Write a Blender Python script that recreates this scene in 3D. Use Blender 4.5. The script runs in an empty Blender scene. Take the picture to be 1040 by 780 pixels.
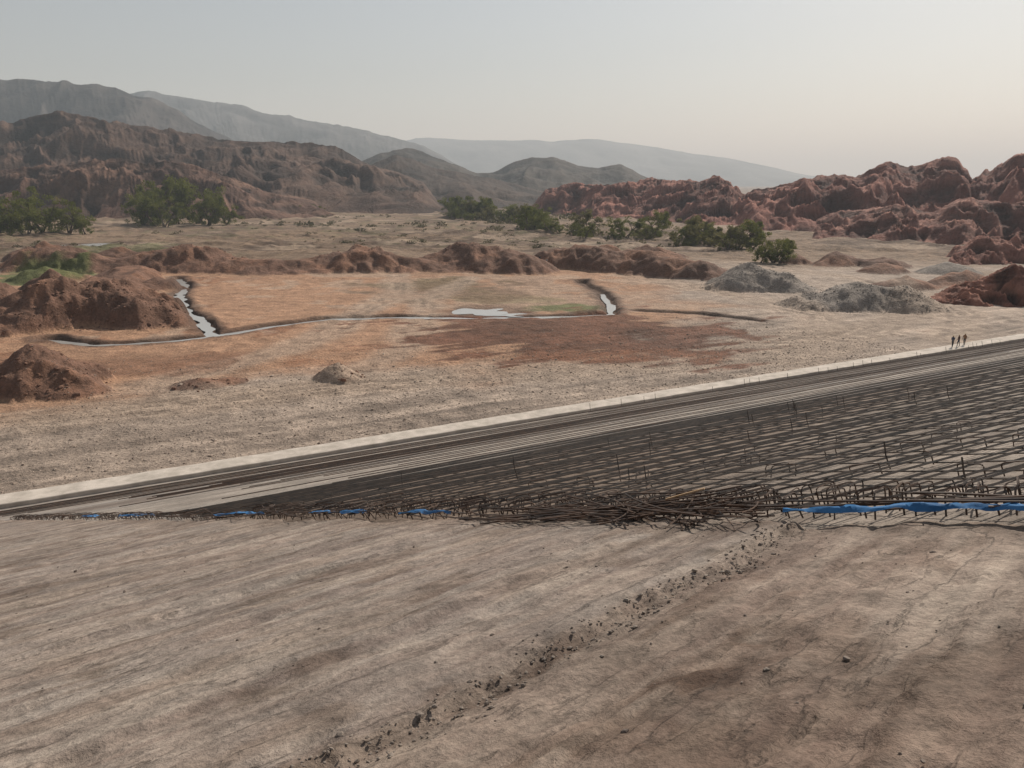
import bpy, math, numpy as np
from mathutils import Matrix, Vector
rng=np.random.default_rng(7)
sc=bpy.context.scene
# ---------------------------------------------------------------- noise
def _h(ix,iy,seed):
    n=(ix.astype(np.int64)*374761393+iy.astype(np.int64)*668265263+seed*974634777)&0xffffffff
    n=((n^(n>>13))*1274126177)&0xffffffff
    n=n^(n>>16)
    return (n&0xffffff)/float(0xffffff)
def vn(x,y,seed=0):
    x0=np.floor(x);y0=np.floor(y);fx=x-x0;fy=y-y0
    fx=fx*fx*fx*(fx*(fx*6-15)+10);fy=fy*fy*fy*(fy*(fy*6-15)+10)
    a=_h(x0,y0,seed);b=_h(x0+1,y0,seed);c=_h(x0,y0+1,seed);d=_h(x0+1,y0+1,seed)
    return (a*(1-fx)+b*fx)*(1-fy)+(c*(1-fx)+d*fx)*fy
def fbm(x,y,o=4,seed=0,g=.5):
    s=0;a=1;t=0
    for i in range(o):
        s=s+a*vn(x*2**i+i*17.3,y*2**i-i*9.1,seed+i);t+=a;a*=g
    return s/t
def ridged(x,y,o=4,seed=0,g=.5,rot=0.):
    s=0;a=1;t=0
    for i in range(o):
        cx,cy=math.cos(i*rot),math.sin(i*rot)
        s=s+a*(1-np.abs(2*vn((x*cx-y*cy)*2**i+i*7.7,(x*cy+y*cx)*2**i+i*3.1,seed+i)-1));t+=a;a*=g
    return s/t
def ss(x,a,b):
    t=np.clip((x-a)/(b-a),0,1);return t*t*(3-2*t)
def dpoly(X,Y,pts):
    best=np.full(X.shape,1e9)
    for (x0,y0),(x1,y1) in zip(pts[:-1],pts[1:]):
        dx,dy=x1-x0,y1-y0;L=dx*dx+dy*dy
        t=np.clip(((X-x0)*dx+(Y-y0)*dy)/L,0,1)
        best=np.minimum(best,np.hypot(X-x0-t*dx,Y-y0-t*dy))
    return best
# ---------------------------------------------------------------- mesh helpers
def mesh_obj(name,V,F,mats,smooth=True,col=None,midx=None,mw=None):
    V=np.asarray(V,dtype=np.float32);F=np.asarray(F,dtype=np.int32)
    me=bpy.data.meshes.new(name);k=F.shape[1]
    me.vertices.add(len(V));me.vertices.foreach_set('co',V.ravel())
    me.loops.add(F.size);me.loops.foreach_set('vertex_index',F.ravel())
    me.polygons.add(len(F));me.polygons.foreach_set('loop_start',np.arange(0,F.size,k,dtype=np.int32))
    try: me.polygons.foreach_set('loop_total',np.full(len(F),k,dtype=np.int32))
    except Exception: pass
    me.polygons.foreach_set('use_smooth',np.full(len(F),smooth,dtype=bool))
    for m in mats: me.materials.append(m)
    if midx is not None: me.polygons.foreach_set('material_index',np.asarray(midx,dtype=np.int32))
    me.update(calc_edges=True);me.validate()
    if col is not None:
        ca=me.color_attributes.new('Col','FLOAT_COLOR','POINT')
        c=np.ones((len(V),4),dtype=np.float32);c[:,:3]=col
        ca.data.foreach_set('color',c.ravel())
    ob=bpy.data.objects.new(name,me);sc.collection.objects.link(ob)
    if mw is not None: ob.matrix_world=mw
    return ob
def gridfaces(nr,nc,wrap=False):
    i=np.arange(nr-1)[:,None]*nc;j=np.arange(nc-1)[None,:]
    a=(i+j).ravel();F=np.stack([a,a+1,a+nc+1,a+nc],1)
    if wrap:
        r=np.arange(nr-1)*nc;F=np.vstack([F,np.stack([r+nc-1,r,r+nc,r+2*nc-1],1)])
    return F
class Tubes:
    def __init__(s): s.V=[];s.F=[];s.n=0
    def add(s,pts,r,k=4):
        P=np.asarray(pts,float);n=len(P)
        T=np.gradient(P,axis=0);T/=np.linalg.norm(T,axis=1)[:,None]+1e-9
        up=np.where(np.abs(T[:,2:3])>.9,[[1.,0,0]],[[0,0,1.]])
        A=np.cross(T,up);A/=np.linalg.norm(A,axis=1)[:,None]+1e-9;B=np.cross(T,A)
        r=np.broadcast_to(np.asarray(r,float),(n,))
        an=np.arange(k)*2*math.pi/k+.4
        R=P[:,None,:]+r[:,None,None]*(A[:,None,:]*np.cos(an)[None,:,None]+B[:,None,:]*np.sin(an)[None,:,None])
        s.V.append(R.reshape(-1,3));s.F.append(gridfaces(n,k,True)+s.n);s.n+=n*k
    def build(s,name,mat,mw=None,smooth=False):
        return mesh_obj(name,np.vstack(s.V),np.vstack(s.F),[mat],smooth,mw=mw)
# ---------------------------------------------------------------- materials
class M:
    def __init__(s,name,rough=.9):
        s.m=bpy.data.materials.new(name);s.m.use_nodes=True;s.nt=s.m.node_tree
        s.b=s.nt.nodes['Principled BSDF'];s.b.inputs['Roughness'].default_value=rough
        s.b.inputs['Specular IOR Level'].default_value=.2
    def n(s,t,**k):
        nd=s.nt.nodes.new(t)
        for a,v in k.items(): setattr(nd,a,v)
        return nd
    def l(s,a,b): s.nt.links.new(a,b)
    def coords(s,scale=(1,1,1)):
        tc=s.n('ShaderNodeTexCoord');mp=s.n('ShaderNodeMapping')
        mp.inputs['Scale'].default_value=scale
        s.l(tc.outputs['Object'],mp.inputs[0]);return mp.outputs[0]
    def noise(s,vec,scale,detail=6,rough=.6):
        nd=s.n('ShaderNodeTexNoise');nd.inputs['Scale'].default_value=scale
        nd.inputs['Detail'].default_value=detail;nd.inputs['Roughness'].default_value=rough
        s.l(vec,nd.inputs['Vector']);return nd.outputs['Fac']
    def ramp(s,fac,stops):
        r=s.n('ShaderNodeValToRGB');e=r.color_ramp.elements
        while len(e)<len(stops): e.new(.5)
        for el,(p,c) in zip(e,stops):
            el.position=p;el.color=(c,c,c,1) if isinstance(c,(int,float)) else (*c,1)
        s.l(fac,r.inputs[0]);return r.outputs[0]
    def mix(s,f,a,b,mode='MIX'):
        nd=s.n('ShaderNodeMix',data_type='RGBA',blend_type=mode)
        for sock,v in ((nd.inputs[0],f),(nd.inputs[6],a),(nd.inputs[7],b)):
            if isinstance(v,(int,float)):sock.default_value=v
            elif isinstance(v,tuple):sock.default_value=(*v,1)
            else:s.l(v,sock)
        return nd.outputs[2]
    def bump(s,h,dist,strength=1,prev=None):
        nd=s.n('ShaderNodeBump');nd.inputs['Distance'].default_value=dist;nd.inputs['Strength'].default_value=strength
        s.l(h,nd.inputs['Height'])
        if prev is not None:s.l(prev,nd.inputs['Normal'])
        return nd.outputs[0]
    def fin(s,col=None,nor=None):
        if col is not None:
            if isinstance(col,tuple):s.b.inputs['Base Color'].default_value=(*col,1)
            else:s.l(col,s.b.inputs['Base Color'])
        if nor is not None:s.l(nor,s.b.inputs['Normal'])
        return s.m
def vcol_ground(name,s1,s2,bd,cw=1,peb=False):
    m=M(name);v=m.coords();a=m.n('ShaderNodeAttribute',attribute_name='Col')
    n1=m.noise(v,s1,8,.65);n2=m.noise(v,s2,6,.7)
    c=m.mix(cw,a.outputs['Color'],m.ramp(n1,[(.3,.64),(.7,1.3)]),'MULTIPLY')
    c=m.mix(cw,c,m.ramp(n2,[(.3,.66),(.68,1.28)]),'MULTIPLY')
    b=m.bump(n1,bd*2,.8);b=m.bump(n2,bd*.5,.9,b)
    if peb:
        vo=m.n('ShaderNodeTexVoronoi');vo.inputs['Scale'].default_value=3.2;m.l(v,vo.inputs['Vector'])
        c=m.mix(.28,c,m.ramp(vo.outputs['Distance'],[(.05,1.35),(.5,.9),(.8,.6)]),'MULTIPLY')
    return m.fin(c,b)
mat_ground=vcol_ground('desert_ground',.35,2.6,.5,1,True)
mat_hill=vcol_ground('rock_hill',.06,.35,2.4,.8)
mat_far=vcol_ground('far_rock',.012,.05,6,.6)
def concrete(name,c0,c1,streak,cracks=True):
    m=M(name,.85);th=-math.atan2(.30,.954)
    a=m.n('ShaderNodeAttribute',attribute_name='Col')
    v=m.coords();tcn=m.n('ShaderNodeTexCoord')
    r=m.n('ShaderNodeVectorRotate',rotation_type='Z_AXIS');r.inputs['Angle'].default_value=th
    m.l(tcn.outputs['Object'],r.inputs['Vector'])
    mp=m.n('ShaderNodeMapping');mp.inputs['Scale'].default_value=(.22,2.2,1);m.l(r.outputs[0],mp.inputs[0])
    st=m.noise(mp.outputs[0],1.3,8,.65)
    mp2=m.n('ShaderNodeMapping');mp2.inputs['Scale'].default_value=(.3,1.1,1);mp2.inputs['Location'].default_value=(3,7,0);m.l(r.outputs[0],mp2.inputs[0])
    ck=m.noise(mp2.outputs[0],.8,7,.55)
    big=m.noise(v,.45,5,.6);fine=m.noise(v,22,5,.7);mid=m.noise(v,4,7,.7)
    c=m.mix(m.ramp(st,[(.38,0),(.62,1)]),c0,c1)
    c=m.mix(1,c,a.outputs['Color'],'MULTIPLY')
    c=m.mix(1,c,m.ramp(big,[(.3,.74),(.7,1.22)]),'MULTIPLY')
    c=m.mix(1,c,m.ramp(mid,[(.3,.62),(.5,1.0),(.75,1.28)]),'MULTIPLY')
    c=m.mix(1,c,m.ramp(fine,[(.25,.6),(.6,1.16)]),'MULTIPLY')
    b=m.bump(st,.06,streak)
    if cracks:
        cr=m.ramp(ck,[(.452,1),(.46,.3),(.468,1),(.540,1),(.546,.45),(.552,1)])
        c=m.mix(m.ramp(mid,[(.42,.0),(.55,.85)]),c,m.mix(1,c,cr,'MULTIPLY'));b=m.bump(cr,.02,.5,b)
    b=m.bump(mid,.05,.9,b);b=m.bump(fine,.011,1,b)
    return m.fin(c,b)
mat_conc=concrete('weathered_concrete',(.195,.152,.128),(.31,.262,.222),.8)
mat_blind=concrete('blinding_concrete',(.20,.172,.15),(.30,.27,.24),.2,False)
def simple(name,c0,c1,scale,bd=.01,rough=.9,detail=5):
    m=M(name,rough);v=m.coords();n=m.noise(v,scale,detail)
    return m.fin(m.mix(m.ramp(n,[(.35,0),(.65,1)]),c0,c1),m.bump(n,bd,.6))
mat_beam=simple('pale_concrete',(.40,.35,.295),(.58,.51,.44),.9,.03)
mat_rebar=simple('rusty_steel',(.05,.042,.038),(.13,.08,.055),3,.002,.55)
mat_rebar2=simple('grey_steel',(.055,.05,.046),(.12,.095,.078),3,.002,.55)
mat_rock=simple('rubble_stone',(.13,.10,.085),(.28,.235,.195),1.3,.02)
mat_blue=simple('blue_membrane',(.02,.09,.22),(.06,.20,.42),2,.02,.45)
mat_wood=simple('weathered_timber',(.30,.19,.10),(.45,.31,.19),6,.005)
mat_bark=simple('tree_bark',(.09,.065,.045),(.17,.13,.10),3,.03)
def leafmat(name,a,b,sc_=.35):
    m=M(name,.7);v=m.coords()
    n=m.noise(v,sc_,3);c=m.mix(m.ramp(n,[(.35,0),(.65,1)]),a,b)
    m.fin(c);tr=m.n('ShaderNodeBsdfTranslucent');m.l(c,tr.inputs[0])
    ms=m.n('ShaderNodeMixShader');ms.inputs[0].default_value=.42
    m.l(m.b.outputs[0],ms.inputs[1]);m.l(tr.outputs[0],ms.inputs[2])
    m.l(ms.outputs[0],m.nt.nodes['Material Output'].inputs[0]);return m.m
mat_leaf=leafmat('foliage',(.09,.105,.018),(.18,.18,.045),6)
mat_leaf2=leafmat('dry_foliage',(.12,.115,.04),(.21,.185,.075),6)
mat_scrub=leafmat('scrub_foliage',(.08,.072,.04),(.14,.12,.065),.1)
def watermat():
    m=M('shallow_water',.2);v=m.coords();n=m.noise(v,1.5,4)
    m.b.inputs['Specular IOR Level'].default_value=1
    return m.fin((.38,.37,.35),m.bump(n,.03,.6))
mat_water=watermat()
# ---------------------------------------------------------------- dam face frame
TX,TY=.870,.493;SL=.326;CP=1/math.sqrt(1+SL*SL)
ax=Vector((TX,TY,0));ay=Vector((-TY*CP,TX*CP,-SL*CP));az=ax.cross(ay)
DAM=Matrix(((ax.x,ay.x,az.x,0),(ax.y,ay.y,az.y,0),(ax.z,ay.z,az.z,22.4),(0,0,0,1)))
LT=68.8/CP
def edge_a(l): return 7.3-.243*l
# ---------------------------------------------------------------- terrain
ditch=[(-87,210),(-79,195),(-73.5,177),(-66,160),(-58.6,148),(-52,136),(-48.6,129),(-45,133),(-42.5,137),(-34,145.5),(-22,148),(-7.3,147),(7.3,148),(19,151),(20.4,166),(20.4,181),(17.5,205)]
ditch2=[(-74,126),(-64,121),(-56,124),(-48.6,129)]
ditch3=[(25,156),(36,152),(45,144)]
bund1=[(-140,235),(-118,229),(-95,232),(-73,228),(-50,230),(-28,234),(-11,236),(3,228)]
bund2=[(15,245),(33.6,229),(49,213)]
bund3=[(-102,215),(-92,190),(-86,165),(-80,150)]
mounds=[(-73,145,13,11,8.2,0),(-85,139,14,11,6.2,0),(-64,141,8,8,3.8,0),(-58,95,8,6.5,5.4,0),(-67,88,8,7,4.6,0),(-52,92,4,4,2,0),
 (-22,99.5,3,2.7,1.8,0),(-38,95,3.4,2.6,1.0,0),(-35,97,2,2,.6,0),(-12,240,15,10,7,0),(-45,236,12,9,5.5,0),(-90,236,14,9,5.5,0),
 (56,190,11,9,5.8,1),(64,186,7,6,2.8,1),(68,160,13,8,5.0,1),(78,158,8,7,3.6,1),(60,163,6,5,2,1),
 (98,245,9,7,3.4,0),(110,240,8,7,3,0),(88,250,6,6,2.8,0),(104,225,7,6,2.5,0),(120,222,9,7,3.2,1),(30,250,12,9,6,0),(44,262,12,9,4.5,0),
 (93,190,7,6,2.4,0),(110,196,10,7,3,0),(-120,250,14,10,5,0),(-150,262,16,10,5,0),(-96,168,10,13,5,0),(-97,148,12,11,5,0),(-93,122,11,7,4.0,0),(-80,104,8,6,3.4,0),
 (-84,190,7,8,3,0),(-118,205,10,8,3.2,0)]
def terrain(X,Y):
    R=np.hypot(X,Y);b=-TY*X+TX*Y;a=TX*X+TY*Y
    z=(fbm(X/14,Y/14,5,1)-.5)*1.1*ss(R,60,200)+(fbm(X/90,Y/90,4,5)-.5)*5*ss(R,230,700)+(fbm(X/3,Y/3,4,9)-.5)*.4
    z+=(fbm(X/500,Y/500,4,35)-.5)*26*ss(R,900,3000)
    z+=(fbm(a/16,b/.9,3,11)-.5)*.5*ss(b,71,74)*(1-ss(b,95,125))
    nz=fbm(X/4,Y/4,4,21);nz2=fbm(X/9,Y/9,3,22)
    z+=(ridged(X/30,Y/16,4,25,.5,.9)-.5)*4.0*ss(Y,230,300)*(1-ss(Y,900,1400))
    gray=np.zeros_like(z);brown=np.zeros_like(z)
    for i,(cx,cy,rx,ry,h,g) in enumerate(mounds):
        k=.35 if g else .6
        d=np.hypot((X-cx)/rx,(Y-cy)/ry)+(nz-.5)*k+(nz2-.5)*k
        q=np.clip(1.05-d,0,None);q=q*(1-.2*np.clip(q,0,1))
        hh=h*q*1.25
        z=np.maximum(z,hh+z*.5);w=ss(q,0,.12)
        if g:gray=np.maximum(gray,w)
        else:brown=np.maximum(brown,w)
    vb=.72+.42*ss(fbm(X/24,Y/24,2,27),.35,.62)
    for pts,h,w in ((bund1,4.7,11),(bund2,5.4,11),(bund3,3.4,8)):
        d=dpoly(X,Y,pts)/w+(nz-.5)*.55+(nz2-.5)*.7
        q=np.clip(1-d,0,.8);z=np.maximum(z,h*q*1.25*(.55+.8*nz2)*vb+z*.4);brown=np.maximum(brown,ss(q,0,.1))
    dd=np.minimum(dpoly(X,Y,ditch),dpoly(X,Y,ditch2));d3=dpoly(X,Y,ditch3)
    wob=(nz-.5)*1.4
    cut=1-ss(dd+wob,.7,1.8);cut3=1-ss(d3+wob,.5,1.6)
    berm=np.exp(-((dd-2.6)/.9)**2)*.3*ss(nz2,.35,.7)
    z=z+berm*(R<400)-.75*cut-.7*cut3
    pud=np.hypot((X+5.7)/6,(Y-154)/6)+(nz-.5)*1.0
    z=np.where(pud<1.5,z*ss(pud,.8,1.5)-.12*(1-ss(pud,.8,1.5)),z)
    pu2=np.minimum(np.hypot((X+168)/13,(Y-326)/12),np.hypot((X+112)/7,(Y-176)/9))+(nz2-.5)*.5
    z=np.where(pu2<1.6,z*ss(pu2,.8,1.6)-.1*(1-ss(pu2,.8,1.6)),z)
    G=np.array([.37,.29,.23]);O=np.array([.43,.24,.14]);Rb=np.array([.12,.052,.03]);Fr=np.array([.24,.165,.11])
    Gn=np.array([.10,.13,.04]);Gy=np.array([.28,.24,.205]);Br=np.array([.175,.095,.066]);Wt=np.array([.09,.055,.04])
    def mx(c,k,w): return c*(1-w[:,None])+k*w[:,None]
    c=np.repeat(G[None],len(X),0)
    n1=fbm(X/22,Y/22,5,31);n2=fbm(X/7,Y/7,5,32);n3=fbm(X/40,Y/40,4,33)
    rows=fbm(a/18,b/1.3,4,34)
    c=c*(1+(rows-.5)[:,None]*1.1*(1-ss(b,105,130))[:,None])
    w=ss((b-88)/22+(n1-.5)*3,0,1)*(1-ss(X+(n1-.5)*50,22,48))
    c=mx(c,O,w*.85)
    w=ss(n2,.48,.62)*ss(n1,.4,.6)*ss(b,92,112)*(1-ss(X,30,60));c=mx(c,np.array([.25,.12,.065]),w*.75)
    w=ss(n2*.5+n3*.5,.50,.58)*ss(b,95,120)*(1-ss(X,30,60));c=mx(c,np.array([.39,.29,.215]),w*.6)
    w=ss(Y+(n1-.5)*60,215,262);c=mx(c,Fr,w)
    w=ss(n3*.5+n1*.5,.45,.56)*ss(Y,235,300);c=mx(c,np.array([.125,.082,.056]),w*.9)
    w=ss(n2*.6+n1*.4,.52,.62)*ss(Y,235,330)*(1-ss(Y,900,1500))*(1-ss(X,30,90));c=mx(c,np.array([.12,.11,.05]),w*.5)
    w=ss(n1*.5+n3*.5,.56,.64)*ss(Y,235,300);c=mx(c,np.array([.36,.265,.19]),w*.8)
    c=mx(c,Br,brown*.9);c=mx(c,Gy,gray*.9)
    c=mx(c,np.array([.26,.135,.082]),brown*ss(n2,.47,.65)*.65)
    for gx,gy,rx,ry,k in ((9.5,158,8,6,.8),(-126,205,14,28,.8),(-17,195,15,16,.45),(-130,180,12,20,.5),(-5,170,14,6,.35),(-140,300,30,20,.4)):
        w=ss(1.1-np.hypot((X-gx)/rx,(Y-gy)/ry)+(n2-.5)*1.8,0,.5);c=mx(c,Gn,w*k)
    w=ss(1.15-np.hypot((X+15)/20,(Y-188)/22)+(n2-.5)*1.8,0,.5);c=mx(c,np.array([.16,.10,.06]),w*.7)
    w=(1-ss(dd+wob,1.2,3.0+2*n2))*(R<400);c=mx(c,Wt,w*.85);w=(1-ss(d3+wob,1,2.8));c=mx(c,Wt,w*.8)
    w=1-ss(pud,1,1.9);c=mx(c,Wt*1.2,w*.6);w=1-ss(pu2,1,1.7);c=mx(c,Wt*1.2,w*.6)
    for pts,wd in (([(-60,78),(-30,92),(-5,104),(25,112),(52,132),(58,150),(50,175),(38,200)],2.2),([(-48,80),(-20,95),(0,100),(40,112),(75,150),(95,180)],2.4),
                   ([(-30,215),(-25,180),(-28,160),(-30,140),(-34,115),(-45,95)],2.),([(70,125),(85,150),(92,185),(88,215),(70,250)],3.),([(-10,210),(-18,175),(-15,120),(-20,104)],1.6)):
        d=dpoly(X,Y,pts)+(n1-.5)*6
        w=(1-ss(d,2,5.5))*(Y<300);c=mx(c,np.array([.43,.325,.245]),w*.6)
        w=(1-ss(np.abs(np.abs(d)-1.1),.3,.9))*(Y<300)*ss(n2,.4,.55);z=z-w*.12*(z<1.5);c=mx(c,c*.68,w*.75)
    w=ss(1.35-np.hypot((X-13)/32,(Y-130)/19)+(n2-.5)*1.7+(rows-.5)*1.2+(n1-.5)*.8,0.15,.5);c=mx(c,Rb*(.5+1.3*n2)[:,None],w*.92)
    w=ss(1.1-np.hypot((X-14)/22,(Y-113)/5)+(n2-.5)*1.6,0.1,.6);c=mx(c,np.array([.24,.11,.06]),w*.6)
    w=ss(1.2-np.hypot((X+52)/16,(Y-108)/9)+(n2-.5)*1.8,0.1,.6);c=mx(c,np.array([.20,.10,.06]),w*.6)
    c=c*(.78+.44*n2)[:,None]
    z=np.where(b<70.4,-1.5,z)
    return z,c
aa=np.radians(np.concatenate([np.linspace(-40,40,760),np.linspace(40,320,90)[1:-1]]))
rr=np.concatenate([[.5,20,40],np.geomspace(50,420,700),np.geomspace(420,22000,190)[1:]])
RR,AA=np.meshgrid(rr,aa,indexing='ij');X=(RR*np.sin(AA)).ravel();Y=(RR*np.cos(AA)).ravel()
Z,C=terrain(X,Y)
ground=mesh_obj('ground',np.stack([X,Y,Z],1),gridfaces(len(rr),len(aa),True)[:,::-1],[mat_ground],True,C)
def gz(x,y):
    z,_=terrain(np.array([float(x)]),np.array([float(y)]));return float(z[0])
# ---------------------------------------------------------------- water
def ribbon(pts,w,z,seed):
    P=[]
    for (x0,y0),(x1,y1) in zip(pts[:-1],pts[1:]):
        n=max(2,int(math.hypot(x1-x0,y1-y0)/1.0))
        for i in range(n):P.append((x0+(x1-x0)*i/n,y0+(y1-y0)*i/n))
    P.append(pts[-1]);P=np.array(P)
    for _ in range(4): P[1:-1]=(P[:-2]+P[1:-1]*2+P[2:])/4
    T=np.gradient(P,axis=0);T/=np.linalg.norm(T,axis=1)[:,None];N=np.stack([-T[:,1],T[:,0]],1)
    s=np.arange(len(P));ww=w*(.35+1.0*vn(s/2.5,s*0.,seed));off=(vn(s/4.,s*0.+3,seed)-.5)*1.0
    A=P+N*(ww+off)[:,None];B=P-N*(ww-off)[:,None];V=np.zeros((len(P)*2,3));V[0::2,:2]=A;V[1::2,:2]=B;V[:,2]=z
    i=np.arange(len(P)-1)*2;F=np.stack([i,i+1,i+3,i+2],1);return V,F
V,F=ribbon(ditch[:7],1.2,-.24,3);mesh_obj('water_channel',V,F,[mat_water])
V,F=ribbon(ditch[6:14],1.15,-.18,6);mesh_obj('water_channel',V,F,[mat_water])
V,F=ribbon(ditch[13:16],1.0,-.26,4);mesh_obj('water_channel',V,F,[mat_water])
V,F=ribbon(ditch2,.8,-.22,5);mesh_obj('water_channel',V,F,[mat_water])
def puddle(cx,cy,rx,ry,z,seed):
    t=np.linspace(0,2*math.pi,60,endpoint=False);r=.6+.7*vn(t*2.2,t*0+seed,seed);r[-4:]=np.linspace(r[-5],r[0],4)
    V=[[cx,cy,z]]+[[cx+rx*q*math.cos(u),cy+ry*q*math.sin(u),z] for u,q in zip(t,r)]
    F=[[0,i+1,(i+1)%60+1] for i in range(60)];mesh_obj('puddle',V,F,[mat_water])
puddle(-5.7,154,5,4.5,-.04,2);puddle(-1,150.5,4,2,-.06,5);puddle(-168,326,11,10,.02,4);puddle(-112,176,5,7,.0,6)
# ---------------------------------------------------------------- hills
def hill_range(name,crest,fw,bw,nc,nr,seed,L,rough,col,mat,col2=None,fine=.35):
    P=np.array(crest,float);d=np.r_[0,np.cumsum(np.hypot(*np.diff(P[:,:2],axis=0).T))]
    s=np.linspace(0,d[-1],nc);cx=np.interp(s,d,P[:,0]);cy=np.interp(s,d,P[:,1]);ch=np.interp(s,d,P[:,2])
    k=np.hanning(11);k/=k.sum();ch=np.convolve(np.pad(ch,5,'edge'),k,'valid')
    ch=ch+(fbm(s/L*1.3,s*0,6,seed,.55)-.5)*rough*np.mean(ch)*.42
    ch*=ss(s,0,d[-1]*.04)*ss(d[-1]-s,0,d[-1]*.04)
    u=np.linspace(-1,1,nr);t=np.sign(u)*np.abs(u)**1.25
    S,T=np.meshgrid(s,t,indexing='ij');CX=cx[:,None]+0*T;CY=cy[:,None]+0*T;CH=ch[:,None]+0*T
    R=np.hypot(CX,CY);W=np.where(T<0,fw,bw)*(.75+.5*fbm(S/(L*2.5),S*0,2,seed+60))
    warp=(fbm(S/L,T*2,3,seed+50)-.5)*L*1.1*np.abs(T)
    x=CX+CX/R*T*W+warp;y=CY+CY/R*T*W
    prof=np.clip(1-np.abs(T),0,1)**1.15
    wx=(fbm(x/L,y/L,3,seed+70)-.5)*L*.8;wy=(fbm(x/L+9,y/L,3,seed+71)-.5)*L*.8
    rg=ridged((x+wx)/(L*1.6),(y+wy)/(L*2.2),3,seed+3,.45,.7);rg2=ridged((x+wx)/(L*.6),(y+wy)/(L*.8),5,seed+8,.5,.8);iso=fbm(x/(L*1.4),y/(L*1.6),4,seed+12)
    amp=np.sqrt(np.clip(np.abs(T),0,1))*np.clip(prof*2.2,0,1)*(ch.mean()*.5+CH*.5)
    z=CH*prof+amp*rough*((rg-.62)*1.3+(rg2-.6)*fine*2+(iso-.5)*1.4)
    z=z+CH*.06*(rg2-.6)*(fine/.35)-2*(1-prof)**6-1.5
    c=np.array(col)[None,None]*(.65+.7*fbm(x/L*2,y/L*2,4,seed+20))[...,None]
    if col2 is not None:
        w=ss(fbm(x/L,(y+z*6)/L,4,seed+30),.42,.58)[...,None];c=c*(1-w)+np.array(col2)*w
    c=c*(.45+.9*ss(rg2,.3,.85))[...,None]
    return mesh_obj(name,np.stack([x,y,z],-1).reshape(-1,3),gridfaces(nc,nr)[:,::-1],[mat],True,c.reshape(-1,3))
def crest(D,pts):
    out=[]
    for p in pts:
        dd=D if len(p)<3 else p[2]
        out.append((dd*p[0],dd,24+dd*p[1]))
    return out
cA=crest(950,[(-.80,.070),(-.68,.074),(-.61,.072),(-.54,.081),(-.50,.080),(-.44,.070),(-.38,.062),(-.32,.054),(-.26,.047),(-.215,.042),(-.19,.036),(-.16,.024),(-.12,.006),(-.08,-.008)])
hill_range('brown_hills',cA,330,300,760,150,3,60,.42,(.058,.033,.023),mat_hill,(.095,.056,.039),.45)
cA2=crest(660,[(-.75,.025),(-.62,.018),(-.55,.024),(-.47,.034),(-.42,.03),(-.37,.022),(-.33,.006),(-.29,-.008),(-.25,-.018),(-.22,-.027)])
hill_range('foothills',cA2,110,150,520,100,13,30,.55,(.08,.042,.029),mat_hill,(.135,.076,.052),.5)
cB=crest(2300,[(-.85,.11),(-.70,.123),(-.61,.119),(-.54,.119),(-.48,.109),(-.455,.106),(-.42,.098),(-.385,.079),(-.35,.062),(-.3,.04),(-.25,.02)])
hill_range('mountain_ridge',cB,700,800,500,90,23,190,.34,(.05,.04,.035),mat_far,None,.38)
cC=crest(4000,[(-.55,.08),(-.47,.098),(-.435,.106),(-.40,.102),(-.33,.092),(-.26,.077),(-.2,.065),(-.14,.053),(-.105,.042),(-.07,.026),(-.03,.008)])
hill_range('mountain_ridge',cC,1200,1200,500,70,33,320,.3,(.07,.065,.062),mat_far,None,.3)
cD=crest(1600,[(-.24,.01),(-.19,.022),(-.16,.036),(-.14,.040),(-.125,.041),(-.10,.036),(-.075,.025),(-.045,.014),(-.02,.016),(.0,.026),(.025,.033),(.05,.031),(.08,.02),(.105,.018),(.13,.022),(.16,.008),(.2,.004),(.26,-.006)])
hill_range('dark_hills',cD,420,420,420,90,43,90,.42,(.052,.04,.03),mat_hill,None,.42)
cD2=crest(1120,[(-.22,.012),(-.17,.022),(-.14,.034),(-.12,.030),(-.09,.018),(-.05,.012),(-.01,.004),(.03,-.006),(.07,-.012)])
hill_range('dark_hills',cD2,300,300,360,90,47,68,.42,(.055,.036,.026),mat_hill,None,.42)
cE=crest(8000,[(-.25,.03),(-.16,.045),(-.11,.054),(-.06,.050),(-.02,.051),(.05,.050),(.095,.052),(.15,.045),(.21,.037),(.28,.026),(.36,.010),(.5,.004),(.7,.01),(.9,.02)])
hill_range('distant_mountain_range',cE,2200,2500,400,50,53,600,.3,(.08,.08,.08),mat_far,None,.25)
cF=[(0.02,-.018,760),(.045,-.003,740),(.08,.004,700),(.13,.003,660),(.17,.005,630),(.205,.004,600),(.235,.010,570),(.25,.009,560),(.275,-.004,545),(.31,-.002,530),(.35,.004,520),(.385,.005,510),(.42,.017,500),(.45,.031,490),(.475,.027,485),(.51,.033,480),(.535,.030,475),(.555,.010,470),(.575,.018,460),(.61,.036,440),(.68,.05,430),(.8,.06,420),(1.0,.06,400)]
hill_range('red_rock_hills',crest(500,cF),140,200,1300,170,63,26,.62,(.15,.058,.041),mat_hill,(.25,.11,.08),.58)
cF2=[(.36,-.04,420),(.42,-.03,400),(.47,-.024,380),(.51,-.032,370),(.56,-.015,360),(.62,-.02,350),(.7,.0,340),(.85,.01,330)]
hill_range('red_rock_hills',crest(400,cF2),60,90,600,100,67,16,.68,(.16,.065,.046),mat_hill,(.27,.13,.095),.58)
cG=[(.535,-.085,262),(.565,-.066,262),(.60,-.055,260),(.68,-.04,255),(.76,-.03,250),(.9,-.02,240)]
hill_range('red_rock_outcrop',crest(260,cG),26,40,300,80,73,9,.72,(.165,.065,.045),mat_hill,(.27,.125,.09),.6)
cH=[(.50,-.140,172),(.54,-.120,172),(.58,-.105,170),(.62,-.092,168),(.68,-.085,165),(.8,-.07,160)]
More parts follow.
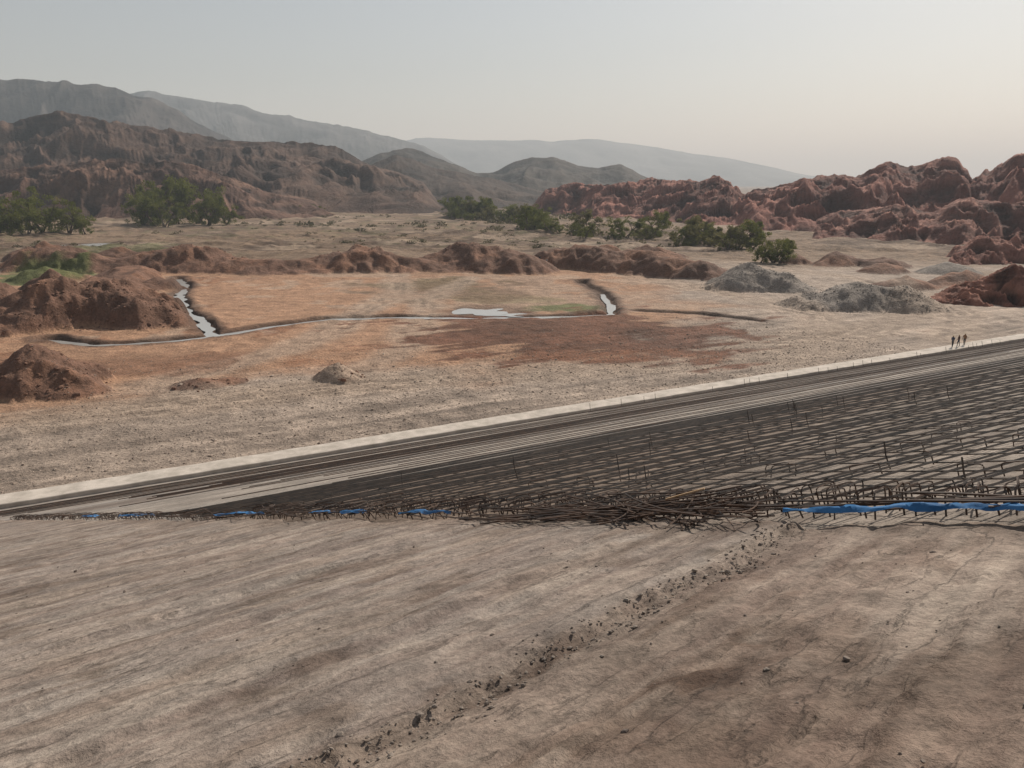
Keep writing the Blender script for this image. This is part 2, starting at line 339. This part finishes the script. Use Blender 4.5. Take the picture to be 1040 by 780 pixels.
hill_range('red_rock_outcrop',crest(170,cH),14,22,300,80,83,6,.72,(.165,.065,.043),mat_hill,(.27,.12,.08),.6)
# ---------------------------------------------------------------- dam face
def axis(lo,hi,near0,near1,step,g):
    c=list(np.arange(near0,near1,step));s=step;x=near0;L=[]
    while x>lo: s*=g;x-=s;L.append(x)
    s=step;x=c[-1];H=[]
    while x<hi: s*=g;x+=s;H.append(x)
    return np.array(L[::-1]+c+H)
A=axis(-90,14,-7,8.2,.035,1.03);A=A[A<14];Lx=axis(-9,LT,.4,9,.035,1.02);Lx=Lx[Lx<LT]
AG,LG=np.meshgrid(A,Lx,indexing='xy');a_=AG.ravel();l_=LG.ravel();b_=l_*CP
q=-.30*a_+.954*b_;p=.954*a_+.30*b_
far=1-ss(np.hypot(a_,l_),14,45)
h=.10+(fbm(p/3,q/.35,5,101)-.5)*.08*far+(fbm(a_/.5,l_/.5,5,102)-.5)*.04*far
h-=ss(ridged(p/2.2,q/.25,3,105),.80,.92)*.022*far
jq=(fbm(p/.9,q*0,4,103)-.5)*.28
for qs,st in ((2.78,.055),(.78,-.035),(4.1,.025),(5.6,-.03),(7.1,.03),(8.8,-.035),(13,.03)):
    h-=st*ss(-(q-qs-jq),-.03,.05)
    h+=np.exp(-((q-qs-jq)/.08)**2)*(fbm(p/.12,q/.12,3,104)-.4)*(.07 if qs in (2.78,.78) else .04)
rgh=(1-ss(q-jq,2.7,2.9));h+=rgh*(fbm(a_/.2,l_/.2,4,106)-.5)*.045
h-=np.exp(-((q-2.6-jq)/.14)**2)*ss(fbm(p/.3,q/.3,3,107),.35,.55)*.025
je=(fbm(l_/.8,l_*0,5,110)-.5)*.7
e=a_-(edge_a(l_)+je-.25)
h-=ss(e,0,.35)*.9
c=np.ones((len(a_),3))
def mc(c,k,w): return c*(1-w[:,None])+np.array(k)*w[:,None]
nn=fbm(p/.9,q/.4,5,120);n4=fbm(a_/1.5,l_/1.5,4,121);n5=fbm(a_/.25,l_/.25,4,123)
c=mc(c,(.80,.68,.60),rgh*.8)
dp=np.exp(-(((p-3.0)/1.3)**2+((q-2.0)/.55)**2));c=mc(c,(.36,.27,.22),np.clip(dp*1.5*ss(nn*.5+n5*.5,.40,.56),0,1))
dp=np.exp(-(((p-.3)/1.0)**2+((q-2.35)/.3)**2));c=mc(c,(.5,.40,.34),np.clip(dp*1.0*ss(n5,.42,.6),0,1))
c=mc(c,(.62,.54,.48),ss(nn,.52,.70)*.65)
c=mc(c,(1.25,1.21,1.16),ss(n4*.6+n5*.4,.48,.64)*.45)
c=mc(c,(.36,.29,.25),np.exp(-((q-2.68-jq)/.10)**2)*ss(n5,.22,.48)*.9)
c=mc(c,(.50,.42,.37),np.exp(-((q-.74-jq)/.06)**2)*.75)
c=mc(c,(.55,.49,.44),ss(ridged(p/4,q/.5,3,122),.80,.92)*.7)
c=mc(c,(1.22,1.18,1.13),ss(fbm(p/2.5,q/.3,4,124),.54,.66)*.55)
c=mc(c,(.7,.62,.55),np.exp(-(e/.5)**2)*.5)
mesh_obj('concrete_slab',np.stack([a_,l_,h],1),gridfaces(len(Lx),len(A)),[mat_conc],True,c,mw=DAM)
A2=np.concatenate([np.arange(-14,40,.25),np.arange(40,240,1.5)]);L2=np.concatenate([np.arange(-9,25,.25),np.arange(25,LT,.5),[LT]])
AG,LG=np.meshgrid(A2,L2,indexing='xy');a2=AG.ravel();l2=LG.ravel()
h2=-.03+(fbm(a2/2,l2/2,4,130)-.5)*.05
h2-=(1-ss(a2-edge_a(l2),-1.9,-1.2))*.8
c2=np.ones((len(a2),3));nb=fbm(a2/6,l2/1.5,4,131);nc_=fbm(a2/14,l2/.8,4,132)
c2=mc(c2,(.95,.87,.80),(1-ss(l2+(nb-.5)*6-a2*.05,17,22))*.8)
c2=mc(c2,(.60,.48,.40),ss(l2+(nb-.5)*5-a2*.45,2,9)*(1-ss(l2-a2*.05+(nb-.5)*4,19,25))*.8)
c2=mc(c2,(1.15,1.11,1.06),ss(l2+(nb-.5)*4,26,29)*(1-ss(l2+(nb-.5)*4,36,38))*.8)
c2=mc(c2,(.6,.52,.47),ss(l2+(nb-.5)*3,38,41)*(1-ss(l2,44,47))*.7)
c2=mc(c2,(1.05,1.0,.95),ss(l2,47,49)*.7)
c2=mc(c2,(.5,.46,.42),ss(l2,58,62)*ss(a2,50,80)*.8)
c2=c2*(.7+.6*nc_)[:,None]
mesh_obj('blinding_layer',np.stack([a2,l2,h2],1),gridfaces(len(L2),len(A2)),[mat_blind],True,c2,mw=DAM)
def dp3(a,l,h=0):
    v=DAM@Vector((a,l,h));return (v.x,v.y,v.z)
e0=dp3(-90,-9,.1);e1=dp3(240,-9,.1)
back=Vector((TY,-TX,0))
V=[e0,e1]+[tuple(Vector(e)+back*10) for e in (e1,e0)]+[tuple(Vector(e)+back*80-Vector((0,0,26))) for e in (e1,e0)]
mesh_obj('dam_crest',V,[[0,1,2,3],[3,2,4,5]],[mat_beam],False)
# toe beam
bs=np.arange(-90,241,1.5)
prof=[(0,-1.2),(0,.42),(.05,.47),(2.35,.47),(2.4,.42),(2.4,-1.6)]
V=[]
for i,s in enumerate(bs):
    for (o,zz) in prof:
        bb=68.4+o;V.append((s*TX-bb*TY,s*TY+bb*TX,zz+(.02*math.sin(i*1.7) if zz>0 else 0)))
mesh_obj('toe_beam',V,gridfaces(len(bs),6)[:,::-1],[mat_beam],False)
# ---------------------------------------------------------------- reinforcement
def wav(n,amp):
    w=np.cumsum(rng.normal(0,1,n));w-=np.linspace(w[0],w[-1],n);return w/ (np.abs(w).max()+1e-6)*amp
def lbar(T,l,a0,a1,h,r):
    n=max(4,int((a1-a0)/3));x=np.linspace(a0,a1,n);T.add(np.stack([x,l+wav(n,.11),h+wav(n,.025)],1),r)
def cbar(T,a,l0,l1,h,r,sl=0):
    n=max(4,int((l1-l0)/2));y=np.linspace(l0,l1,n);T.add(np.stack([a+sl*(y-l0)+wav(n,.07),y,h+wav(n,.02)],1),r)
T=Tubes();l=2.2
while l<24:
    a0=edge_a(l)+.15+rng.uniform(-.25,.35)
    lbar(T,l,a0,min(110,a0+rng.uniform(35,100)),.13,.013+.0006*l)
    if rng.random()<.25: lbar(T,l+.08,a0+rng.uniform(0,4),a0+rng.uniform(9,30),.15,.012)
    l+=.21+.022*l+rng.uniform(-.04,.04)
a=2.2
while a<34:
    l0=max((7.3-a)/.243+.5,0.5)
    cbar(T,a,l0,20+rng.uniform(-3,2),.11,.010,rng.uniform(-.006,.006));a+=.38+.02*a
T.build('rebar_mat',mat_rebar2,DAM)
T=Tubes()
for l in np.concatenate([np.arange(38,46,1.0),np.arange(47,62,1.7)]):
    a0=edge_a(l)+rng.uniform(.3,1.5) if l>45 else edge_a(l)+rng.uniform(3,9)
    lbar(T,l+rng.uniform(-.2,.2),a0,rng.uniform(110,200),.12,.022)
for l in np.arange(63,70.5,.9): lbar(T,l,rng.uniform(30,60),rng.uniform(120,200),.12,.024)
for l in np.arange(25,37,1.3):
    lbar(T,l+rng.uniform(-.4,.4),edge_a(l)+rng.uniform(2,12),rng.uniform(40,120),.10,.017)
T.build('rebar_mat',mat_rebar,DAM)
T=Tubes()
def hoop(a,l,w,hh,lean,r=.011,rot=0):
    xs=np.array([0,0,.04,.15,.5,.85,.96,1,1])*w;zs=np.array([0,.75,.93,1,1,1,.93,.75,0])*hh
    cr,sr=math.cos(rot),math.sin(rot)
    T.add(np.stack([a+xs*cr+zs*lean,l+xs*sr+zs*lean*.4,.0+zs],1),r)
for l in np.arange(1.2,44,.13):
    f=1 if l<15 else .8
    hoop(edge_a(l)+.25+rng.uniform(-.12,.12),l,rng.uniform(.3,.42),.20*f+rng.uniform(-.05,.05),rng.uniform(-.8,.6),.009,rng.uniform(-.5,.6))
    if l<20:
        hoop(edge_a(l)+.8+rng.uniform(-.15,.15),l+.05,.42,.19+rng.uniform(-.04,.03),rng.uniform(-.7,.6),.009,rng.uniform(-.5,.6))
for i in range(60):
    l=min(abs(rng.normal(0,5))+3,18);a=edge_a(l)+rng.uniform(1.5,8);hoop(a,l,.35,.16,rng.uniform(-.6,.6),.009,rng.uniform(0,3))
T.build('rebar_stirrups',mat_rebar,DAM)
T=Tubes()
for i in range(34):
    l=rng.uniform(4,19);a=edge_a(l)+rng.uniform(1.5,18);hh=rng.uniform(.28,.5);k=rng.uniform(-.1,.1)
    T.add([(a,l,0),(a+k*.5,l,hh*.5),(a+k,l+k*.5,hh)],.010)
for i in range(26):
    l=rng.uniform(69,71.3);a=rng.uniform(40,130);T.add([(a,l,0),(a,l,.5),(a+.05,l,rng.uniform(.6,1.0))],.025)
T.build('starter_bars',mat_rebar2,DAM)
# loose bars heaped on the slab edge
T=Tubes()
def loose(n,lc,off,sl,sa,hh,r=.009,ang=0,sp=.35,L=(1.,3.2)):
    for i in range(n):
        l=lc+rng.normal(0,sl);a=edge_a(l)+off+rng.normal(0,sa);th=ang+rng.normal(0,sp);ln=rng.uniform(*L);z=.12+abs(rng.normal(0,hh))
        k=np.linspace(-.5,.5,6);bend=rng.normal(0,.06)
        T.add(np.stack([a+k*ln*math.cos(th)-bend*(4*k*k-1)*math.sin(th),l+k*ln*math.sin(th)+bend*(4*k*k-1)*math.cos(th),z+k*rng.normal(0,.08)+.02*np.abs(k)],1),r*rng.uniform(.8,1.25))
loose(56,7.2,-.14,.55,.22,.07,ang=1.85,sp=.32,L=(.8,2.3))
loose(34,6.3,-.20,.4,.22,.07,ang=1.5,sp=.5,L=(.5,1.6))
loose(16,8.8,-.22,.6,.12,.01,ang=1.9,sp=.14,L=(.8,2.0))
loose(12,5.9,-.45,.3,.14,.005,ang=.9,sp=.6,L=(.25,.8))
loose(44,20,.1,6,.22,.04,ang=1.81,sp=.14,L=(1,4))
loose(14,4.2,.1,.8,.12,.04,ang=1.8,sp=.15,L=(1,2.2))
T.build('loose_rebar_pile',mat_rebar,DAM)
def membrane(l0,l1,off,w):
    ls=np.arange(l0,l1,.05);n=len(ls);V=[]
    for i,l in enumerate(ls):
        j=(float(fbm(np.array([l/.8]),np.array([0.]),5,110)[0])-.5)*.7
        fade=min(1,(l-l0)/.4+.15,(l1-l)/.4+.15)
        ww=w*fade*(.6+.6*float(vn(np.array([l*2.3]),np.array([3.]),7)[0]))
        for k in range(7):
            t=k/6;V.append((edge_a(l)+j*.5+off+t*ww,l+.03*rng.random(),.13+.03*math.sin(t*3.1)+.05*float(vn(np.array([l*7.]),np.array([k*1.1]),8)[0])))
    mesh_obj('blue_membrane',V,gridfaces(n,7),[mat_blue],True,mw=DAM)
membrane(1.2,5.2,-.25,.13);membrane(10.5,11.8,-.05,.12);membrane(13,15,0,.13);membrane(17,19.4,0,.14);membrane(24,27,0,.2);membrane(29,31,0,.2)
def box(name,mat,a,l,h,sx,sy,sz,rot,tilt=0,bev=.006):
    bpy.ops.mesh.primitive_cube_add(size=1);o=bpy.context.object;o.name=name;o.data.name=name
    o.scale=(sx,sy,sz);bpy.ops.object.transform_apply(scale=True)
    b=o.modifiers.new('b','BEVEL');b.width=bev;b.segments=2
    o.data.materials.append(mat);o.matrix_world=DAM@Matrix.Translation((a,l,h))@Matrix.Rotation(rot,4,'Z')@Matrix.Rotation(tilt,4,'Y');return o
box('timber_plank',mat_wood,edge_a(6.4)-.08,6.4,.33,.44,.055,.02,2.3,.16)
# ---------------------------------------------------------------- stones
t=(1+5**.5)/2
iv=np.array([(-1,t,0),(1,t,0),(-1,-t,0),(1,-t,0),(0,-1,t),(0,1,t),(0,-1,-t),(0,1,-t),(t,0,-1),(t,0,1),(-t,0,-1),(-t,0,1)],float)/1.9
it=np.array([(0,11,5),(0,5,1),(0,1,7),(0,7,10),(0,10,11),(1,5,9),(5,11,4),(11,10,2),(10,7,6),(7,1,8),(3,9,4),(3,4,2),(3,2,6),(3,6,8),(3,8,9),(4,9,5),(2,4,11),(6,2,10),(8,6,7),(9,8,1)])
def stones(name,P,S,mat,mw=None):
    n=len(P);V=iv[None]*(1+rng.uniform(-.3,.3,(n,12,1)))
    th=rng.uniform(0,6.28,n);c,s=np.cos(th)[:,None],np.sin(th)[:,None]
    V=V*np.stack([rng.uniform(.7,1.4,n),rng.uniform(.6,1,n),rng.uniform(.4,.8,n)],1)[:,None,:]
    x=V[...,0]*c-V[...,1]*s;y=V[...,0]*s+V[...,1]*c
    V=np.stack([x,y,V[...,2]],-1)*S[:,None,None]+P[:,None,:]
    F=(it[None]+np.arange(n)[:,None,None]*12).reshape(-1,3)
    return mesh_obj(name,V.reshape(-1,3),F,[mat],False,mw=mw)
def hconc(a,l):
    i=np.clip(np.searchsorted(A,a),0,len(A)-1);j=np.clip(np.searchsorted(Lx,l),0,len(Lx)-1);return h.reshape(len(Lx),len(A))[j,i]
def pq(p,qv): return .954*p-.30*qv,(.30*p+.954*qv)/CP
n=1500;p_=rng.uniform(-2,7.3,n);q_=2.72+rng.normal(0,.09,n)+(fbm(p_/.9,p_*0,4,103)-.5)*.28
a,l=pq(p_,q_);S1=np.clip(rng.lognormal(-5.0,.55,n),.003,.024);P1=np.stack([a,l,hconc(a,l)+S1*.3],1)
n=4500;a=rng.uniform(-9,9,n);l=rng.uniform(.5,16,n);k=a<edge_a(l)-.3;a=a[k];l=l[k];S=np.clip(rng.lognormal(-5.3,.6,len(a)),.002,.028)
kk=rng.random(len(a))<np.where(-.30*a+.954*l*CP<2.8,1,.3);a=a[kk];l=l[kk];S=S[kk];P2=np.stack([a,l,hconc(a,l)+S*.3],1)
stones('concrete_rubble',np.vstack([P1,P2]),np.r_[S1,S],mat_rock,DAM)
n=30000;a=rng.uniform(-60,110,n);b=71.2+np.abs(rng.normal(0,22,n));xx=TX*a-TY*b;yy=TY*a+TX*b
zz,_=terrain(xx,yy);S=np.clip(rng.lognormal(-3.0,.5,n),.02,.22);stones('gravel_stones',np.stack([xx,yy,zz+S*.1],1),S,simple('wadi_gravel',(.20,.15,.115),(.43,.35,.285),1.3,.02))
PX=[]
for (cx,cy,rx,ry,hh,g) in mounds[:12]:
    m_=int(rx*ry*3);r=np.sqrt(rng.random(m_))*1.1;tt=rng.uniform(0,6.28,m_);PX.append(np.stack([cx+rx*r*np.cos(tt),cy+ry*r*np.sin(tt)],1))
PX=np.vstack(PX);zz,_=terrain(PX[:,0],PX[:,1]);S=np.clip(rng.lognormal(-2.0,.5,len(PX)),.06,.5)
stones('spoil_boulders',np.stack([PX[:,0],PX[:,1],zz],1),S,simple('spoil_rock',(.12,.065,.045),(.25,.14,.095),.5,.05))
PX=[]
for (cx,cy,rx,ry,hh,g) in mounds[12:17]:
    m_=int(rx*ry*9);r=np.sqrt(rng.random(m_))*1.1;tt=rng.uniform(0,6.28,m_);PX.append(np.stack([cx+rx*r*np.cos(tt),cy+ry*r*np.sin(tt)],1))
PX=np.vstack(PX);zz,_=terrain(PX[:,0],PX[:,1]);S=np.clip(rng.lognormal(-2.3,.4,len(PX)),.05,.25)
stones('gravel_heap_stones',np.stack([PX[:,0],PX[:,1],zz],1),S,simple('heap_gravel',(.20,.17,.145),(.36,.315,.27),1.5,.05))
# ---------------------------------------------------------------- trees
def tree_mesh(name,seed,leaf,spread=1.,nleaf=6500):
    r=np.random.default_rng(seed);T=Tubes();tips=[]
    for k in range(r.integers(3,5)):
        an=r.uniform(0,6.28);base=np.array([r.normal(0,.04),r.normal(0,.04),-.03]);top=np.array([math.cos(an)*.2*spread,math.sin(an)*.2*spread,r.uniform(.25,.45)])
        mid=(base+top)/2+r.normal(0,.02,3);T.add([base,mid,top],[.028,.02,.014],6)
        for j in range(4):
            an2=an+r.normal(0,1.1);e=top+np.array([math.cos(an2)*r.uniform(.1,.3)*spread,math.sin(an2)*r.uniform(.1,.3)*spread,r.uniform(.0,.42)])
            m2=(top+e)/2+np.array([0,0,.03]);T.add([top,m2,e],[.013,.009,.005],5);tips.append(e)
            for q in range(2):
                e2=e+r.normal(0,.10,3)*np.array([spread*1.2,spread*1.2,.7]);T.add([m2,(m2+e2)/2,e2],[.006,.004,.002],4);tips.append(e2)
    for k in range(14):
        an=r.uniform(0,6.28);rr_=r.uniform(.15,.45);tips.append(np.array([math.cos(an)*rr_*spread,math.sin(an)*rr_*spread,r.uniform(.06,.35)]))
    tips=np.array(tips);w=r.uniform(.4,1.3,len(tips))
    idx=r.choice(len(tips),nleaf,p=w/w.sum());rad=r.uniform(.055,.125,len(tips))[idx]
    d=r.normal(0,1,(nleaf,3));d/=np.linalg.norm(d,axis=1)[:,None];d*=(r.random(nleaf)**.45)[:,None]
    P=tips[idx]+d*rad[:,None]*np.array([1.2,1.2,.85]);P[:,2]=np.maximum(P[:,2],.02)
    u=r.normal(0,1,(nleaf,3));u/=np.linalg.norm(u,axis=1)[:,None];v=np.cross(u,r.normal(0,1,(nleaf,3)));v/=np.linalg.norm(v,axis=1)[:,None]
    s=r.uniform(.010,.020,nleaf)[:,None]
    LV=np.stack([P-u*s-v*s*.5,P+u*s-v*s*.5,P+u*s*.7+v*s*.5,P-u*s*.7+v*s*.5],1).reshape(-1,3)
    tv=np.vstack(T.V);tf=np.vstack(T.F);lf=np.arange(nleaf*4).reshape(-1,4)+len(tv)
    o=mesh_obj(name,np.vstack([tv,LV]),np.vstack([tf,lf]),[mat_bark,leaf],False,midx=np.r_[np.zeros(len(tf)),np.ones(nleaf)])
    me=o.data;bpy.data.objects.remove(o);return me
TM=[tree_mesh('acacia_tree',s,mat_leaf,1.15) for s in (1,2,3,4)]+[tree_mesh('dry_tree',9,mat_leaf2,1.2)]
def tree(x,y,h,w=None,k=None,name='acacia_tree'):
    k=rng.integers(0,4) if k is None else k
    o=bpy.data.objects.new(name,TM[k]);sc.collection.objects.link(o)
    w=w or h*1.2;o.location=(x,y,gz(x,y)-.2);o.scale=(w/1.12,w/1.12,h/.85);o.rotation_euler=(0,0,rng.uniform(0,6.28))
for x,y,h,w in ((-220,505,26,26),(-205,500,28,28),(-192,502,23,24),(-206,472,19,22),(-180,486,18,22),(-172,492,13,14),(-197,464,15,18),(-216,480,19,20),
                (-240,394,20,27),(-224,388,18,22),(-252,398,18,22),(-212,392,14,18),(-203,388,8,10),(-238,374,13,18),(-226,380,11,16),
                (-178,740,19,24),(-166,752,13,16),(-190,750,15,20),(-187,1010,19,26),(-210,1020,18,24),(-232,1030,13,24),(-165,640,9,20),(-153,630,7,14),
                (80,249,8.2,10.5),(83,251,6.8,8.5),(77,250,5,7)): tree(x,y,h,w)
band=[(-46,600),(-28,570),(-10,540),(8,500),(14,410),(36,380),(60,340),(78,328),(90,320)]
for i in range(84):
    s=rng.random()*(len(band)-1)
    if (1.9<s<2.2) or (3.5<s<3.7) or (5.15<s<5.4) or (6.25<s<6.5) or (7.3<s<7.45): continue
    k=int(s);f=s-k;x=band[k][0]*(1-f)+band[k+1][0]*f+rng.normal(0,5);y=band[k][1]*(1-f)+band[k+1][1]*f+rng.normal(0,14)
    hh=rng.choice([4,6,8,10.5])*rng.uniform(.85,1.15)*(1+.3*(y>480));tree(x,y,hh,hh*rng.uniform(1.15,1.6),k=(4 if rng.random()<.35 else None))
# distant scrub : one object of many small leafy tufts
N=3200;x=rng.uniform(-420,60,N);y=rng.uniform(255,1000,N);kk=(fbm(x/60,y/60,3,77)>.50)&(np.abs(x)<y*.75);x=x[kk];y=y[kk]
zt,_=terrain(x,y);hs=rng.lognormal(-.35,.6,len(x))*(1+y/900)*.75
m_=50;d=rng.normal(0,1,(len(x),m_,3));d/=np.linalg.norm(d,axis=2)[...,None];d*=rng.random((len(x),m_,1))**.4;d[...,2]=np.abs(d[...,2])*.8
P=np.stack([x,y,zt],1)[:,None]+d*hs[:,None,None]*np.array([1.3,1.3,.9]);P=P.reshape(-1,3);s=np.repeat(hs,m_)[:,None]*.16
u=rng.normal(0,1,P.shape);u/=np.linalg.norm(u,axis=1)[:,None];v=np.cross(u,rng.normal(0,1,P.shape));v/=np.linalg.norm(v,axis=1)[:,None]
mesh_obj('desert_scrub',np.stack([P-u*s-v*s*.6,P+u*s-v*s*.6,P+u*s+v*s*.6,P-u*s+v*s*.6],1).reshape(-1,3),np.arange(len(P)*4).reshape(-1,4),[mat_scrub],False)
# ---------------------------------------------------------------- workers
def wmat():
    m=M('worker_clothes',.8);a=m.n('ShaderNodeAttribute',attribute_name='Col');v=m.coords();n=m.noise(v,9,3)
    return m.fin(m.mix(1,a.outputs['Color'],m.ramp(n,[(.3,.8),(.7,1.15)]),'MULTIPLY'),m.bump(n,.01,.4))
mat_w=wmat()
def worker(x,y,z,rot,shirt,pants,lean=0,stride=.12,arm=.15):
    J={'pel':(0,0,.95),'sp':(lean*.3,0,1.15),'ch':(lean*.7,0,1.38),'nk':(lean*.9,0,1.52),'hd':(lean,0,1.62),'ht':(lean,0,1.76),
     'hl':(0,.10,.92),'kl':(stride,.11,.50),'al':(stride*.6,.11,.08),'tl':(stride*.6+.16,.12,.03),'hr':(0,-.10,.92),'kr':(-stride*.3,-.11,.50),'ar':(-stride*1.3,-.11,.08),'tr':(-stride*1.3+.16,-.12,.03),
     'sl':(lean*.8,.19,1.43),'el':(lean+.03,.26,1.15),'wl':(lean+arm+.1,.24,.92),'fl':(lean+arm+.15,.23,.82),'sr':(lean*.8,-.19,1.43),'er':(lean-.02,-.27,1.15),'wr':(lean+arm,-.25,.90),'fr':(lean+arm+.04,-.24,.80)}
    R={'pel':.13,'sp':.12,'ch':.15,'nk':.06,'hd':.09,'ht':.10,'hl':.095,'kl':.065,'al':.045,'tl':.04,'hr':.095,'kr':.065,'ar':.045,'tr':.04,'sl':.065,'el':.048,'wl':.034,'fl':.032,'sr':.065,'er':.048,'wr':.034,'fr':.032}
    E=[('pel','sp'),('sp','ch'),('ch','nk'),('nk','hd'),('hd','ht'),('pel','hl'),('hl','kl'),('kl','al'),('al','tl'),('pel','hr'),('hr','kr'),('kr','ar'),('ar','tr'),('ch','sl'),('sl','el'),('el','wl'),('wl','fl'),('ch','sr'),('sr','er'),('er','wr'),('wr','fr')]
    K=list(J);me=bpy.data.meshes.new('w');me.from_pydata([J[k] for k in K],[(K.index(a),K.index(b)) for a,b in E],[])
    o=bpy.data.objects.new('w',me);sc.collection.objects.link(o);bpy.context.view_layer.objects.active=o
    o.modifiers.new('s','SKIN')
    for i,k in enumerate(K): me.skin_vertices[0].data[i].radius=(R[k],R[k])
    me.skin_vertices[0].data[0].use_root=True
    o.modifiers.new('ss','SUBSURF').levels=1
    dg=bpy.context.evaluated_depsgraph_get();m2=bpy.data.meshes.new_from_object(o.evaluated_get(dg));bpy.data.objects.remove(o)
    n=len(m2.vertices);co=np.zeros(n*3);m2.vertices.foreach_get('co',co);co=co.reshape(-1,3)
    c=np.ones((n,4));c[:,:3]=pants;c[co[:,2]>.98,:3]=shirt;c[co[:,2]<.12,:3]=(.03,.03,.03);c[(co[:,2]>1.52)&(np.abs(co[:,1])<.14),:3]=(.25,.14,.09);c[co[:,2]>1.70,:3]=(.5,.42,.1)
    c[(np.abs(co[:,1])>.2)&(co[:,2]<.93)&(co[:,2]>.7),:3]=(.25,.14,.09)
    ca=m2.color_attributes.new('Col','FLOAT_COLOR','POINT');ca.data.foreach_set('color',c.astype(np.float32).ravel())
    m2.materials.clear();m2.materials.append(mat_w);m2.polygons.foreach_set('use_smooth',np.ones(len(m2.polygons),bool))
    w=bpy.data.objects.new('construction_worker',m2);sc.collection.objects.link(w);w.location=(x,y,z);w.rotation_euler=(0,0,rot)
for a,off,rot,s,p in ((114.5,.8,.5,(.05,.06,.10),(.05,.05,.06)),(115.8,.7,2.2,(.10,.04,.03),(.04,.05,.08)),(117.6,.9,3.8,(.25,.12,.05),(.05,.05,.06))):
    b=68.8+off;worker(a*TX-b*TY,a*TY+b*TX,.47,rot,s,p)
worker(8,232,gz(8,232),1,(.05,.05,.07),(.04,.04,.05));worker(10,233,gz(10,233),4,(.4,.4,.4),(.05,.05,.05))
# ---------------------------------------------------------------- haze
bpy.ops.mesh.primitive_cube_add(size=1,location=(0,4000,300));hz=bpy.context.object;hz.name='atmosphere_haze';hz.scale=(50000,50000,900)
hm=bpy.data.materials.new('dusty_air');hm.use_nodes=True;nt=hm.node_tree;nt.nodes.remove(nt.nodes['Principled BSDF'])
vs=nt.nodes.new('ShaderNodeVolumeScatter');vs.inputs['Color'].default_value=(.74,.84,.92,1);vs.inputs['Density'].default_value=1.75e-4;vs.inputs['Anisotropy'].default_value=.12
nt.links.new(vs.outputs[0],nt.nodes['Material Output'].inputs['Volume']);hz.data.materials.append(hm)
# ---------------------------------------------------------------- light
EL,AZ=math.radians(38),math.radians(36)   # azimuth clockwise from +Y
w=bpy.data.worlds.new('World');sc.world=w;w.use_nodes=True;nt=w.node_tree
sky=nt.nodes.new('ShaderNodeTexSky');sky.sky_type='NISHITA';sky.sun_disc=False;sky.sun_elevation=EL;sky.sun_rotation=AZ
sky.dust_density=1.2;sky.air_density=1.2
hs=nt.nodes.new('ShaderNodeHueSaturation');hs.inputs['Saturation'].default_value=.5
nt.links.new(sky.outputs[0],hs.inputs['Color']);nt.links.new(hs.outputs[0],nt.nodes['Background'].inputs[0]);nt.nodes['Background'].inputs[1].default_value=.08
sl=bpy.data.lights.new('sun','SUN');sl.energy=5;sl.angle=math.radians(.5);sl.color=(1,.94,.85)
so=bpy.data.objects.new('sun',sl);sc.collection.objects.link(so)
d=Vector((math.sin(AZ)*math.cos(EL),math.cos(AZ)*math.cos(EL),math.sin(EL)));so.rotation_euler=(-d).to_track_quat('-Z','Y').to_euler()
cam=bpy.data.cameras.new('camera');co=bpy.data.objects.new('camera',cam);sc.collection.objects.link(co);sc.camera=co
co.location=(0,0,24);co.rotation_euler=(math.radians(90-14),0,0);cam.sensor_width=36;cam.lens=36*816/1040;cam.clip_end=60000;cam.clip_start=.1
sc.view_settings.view_transform='Standard';sc.view_settings.look='None';sc.view_settings.exposure=0
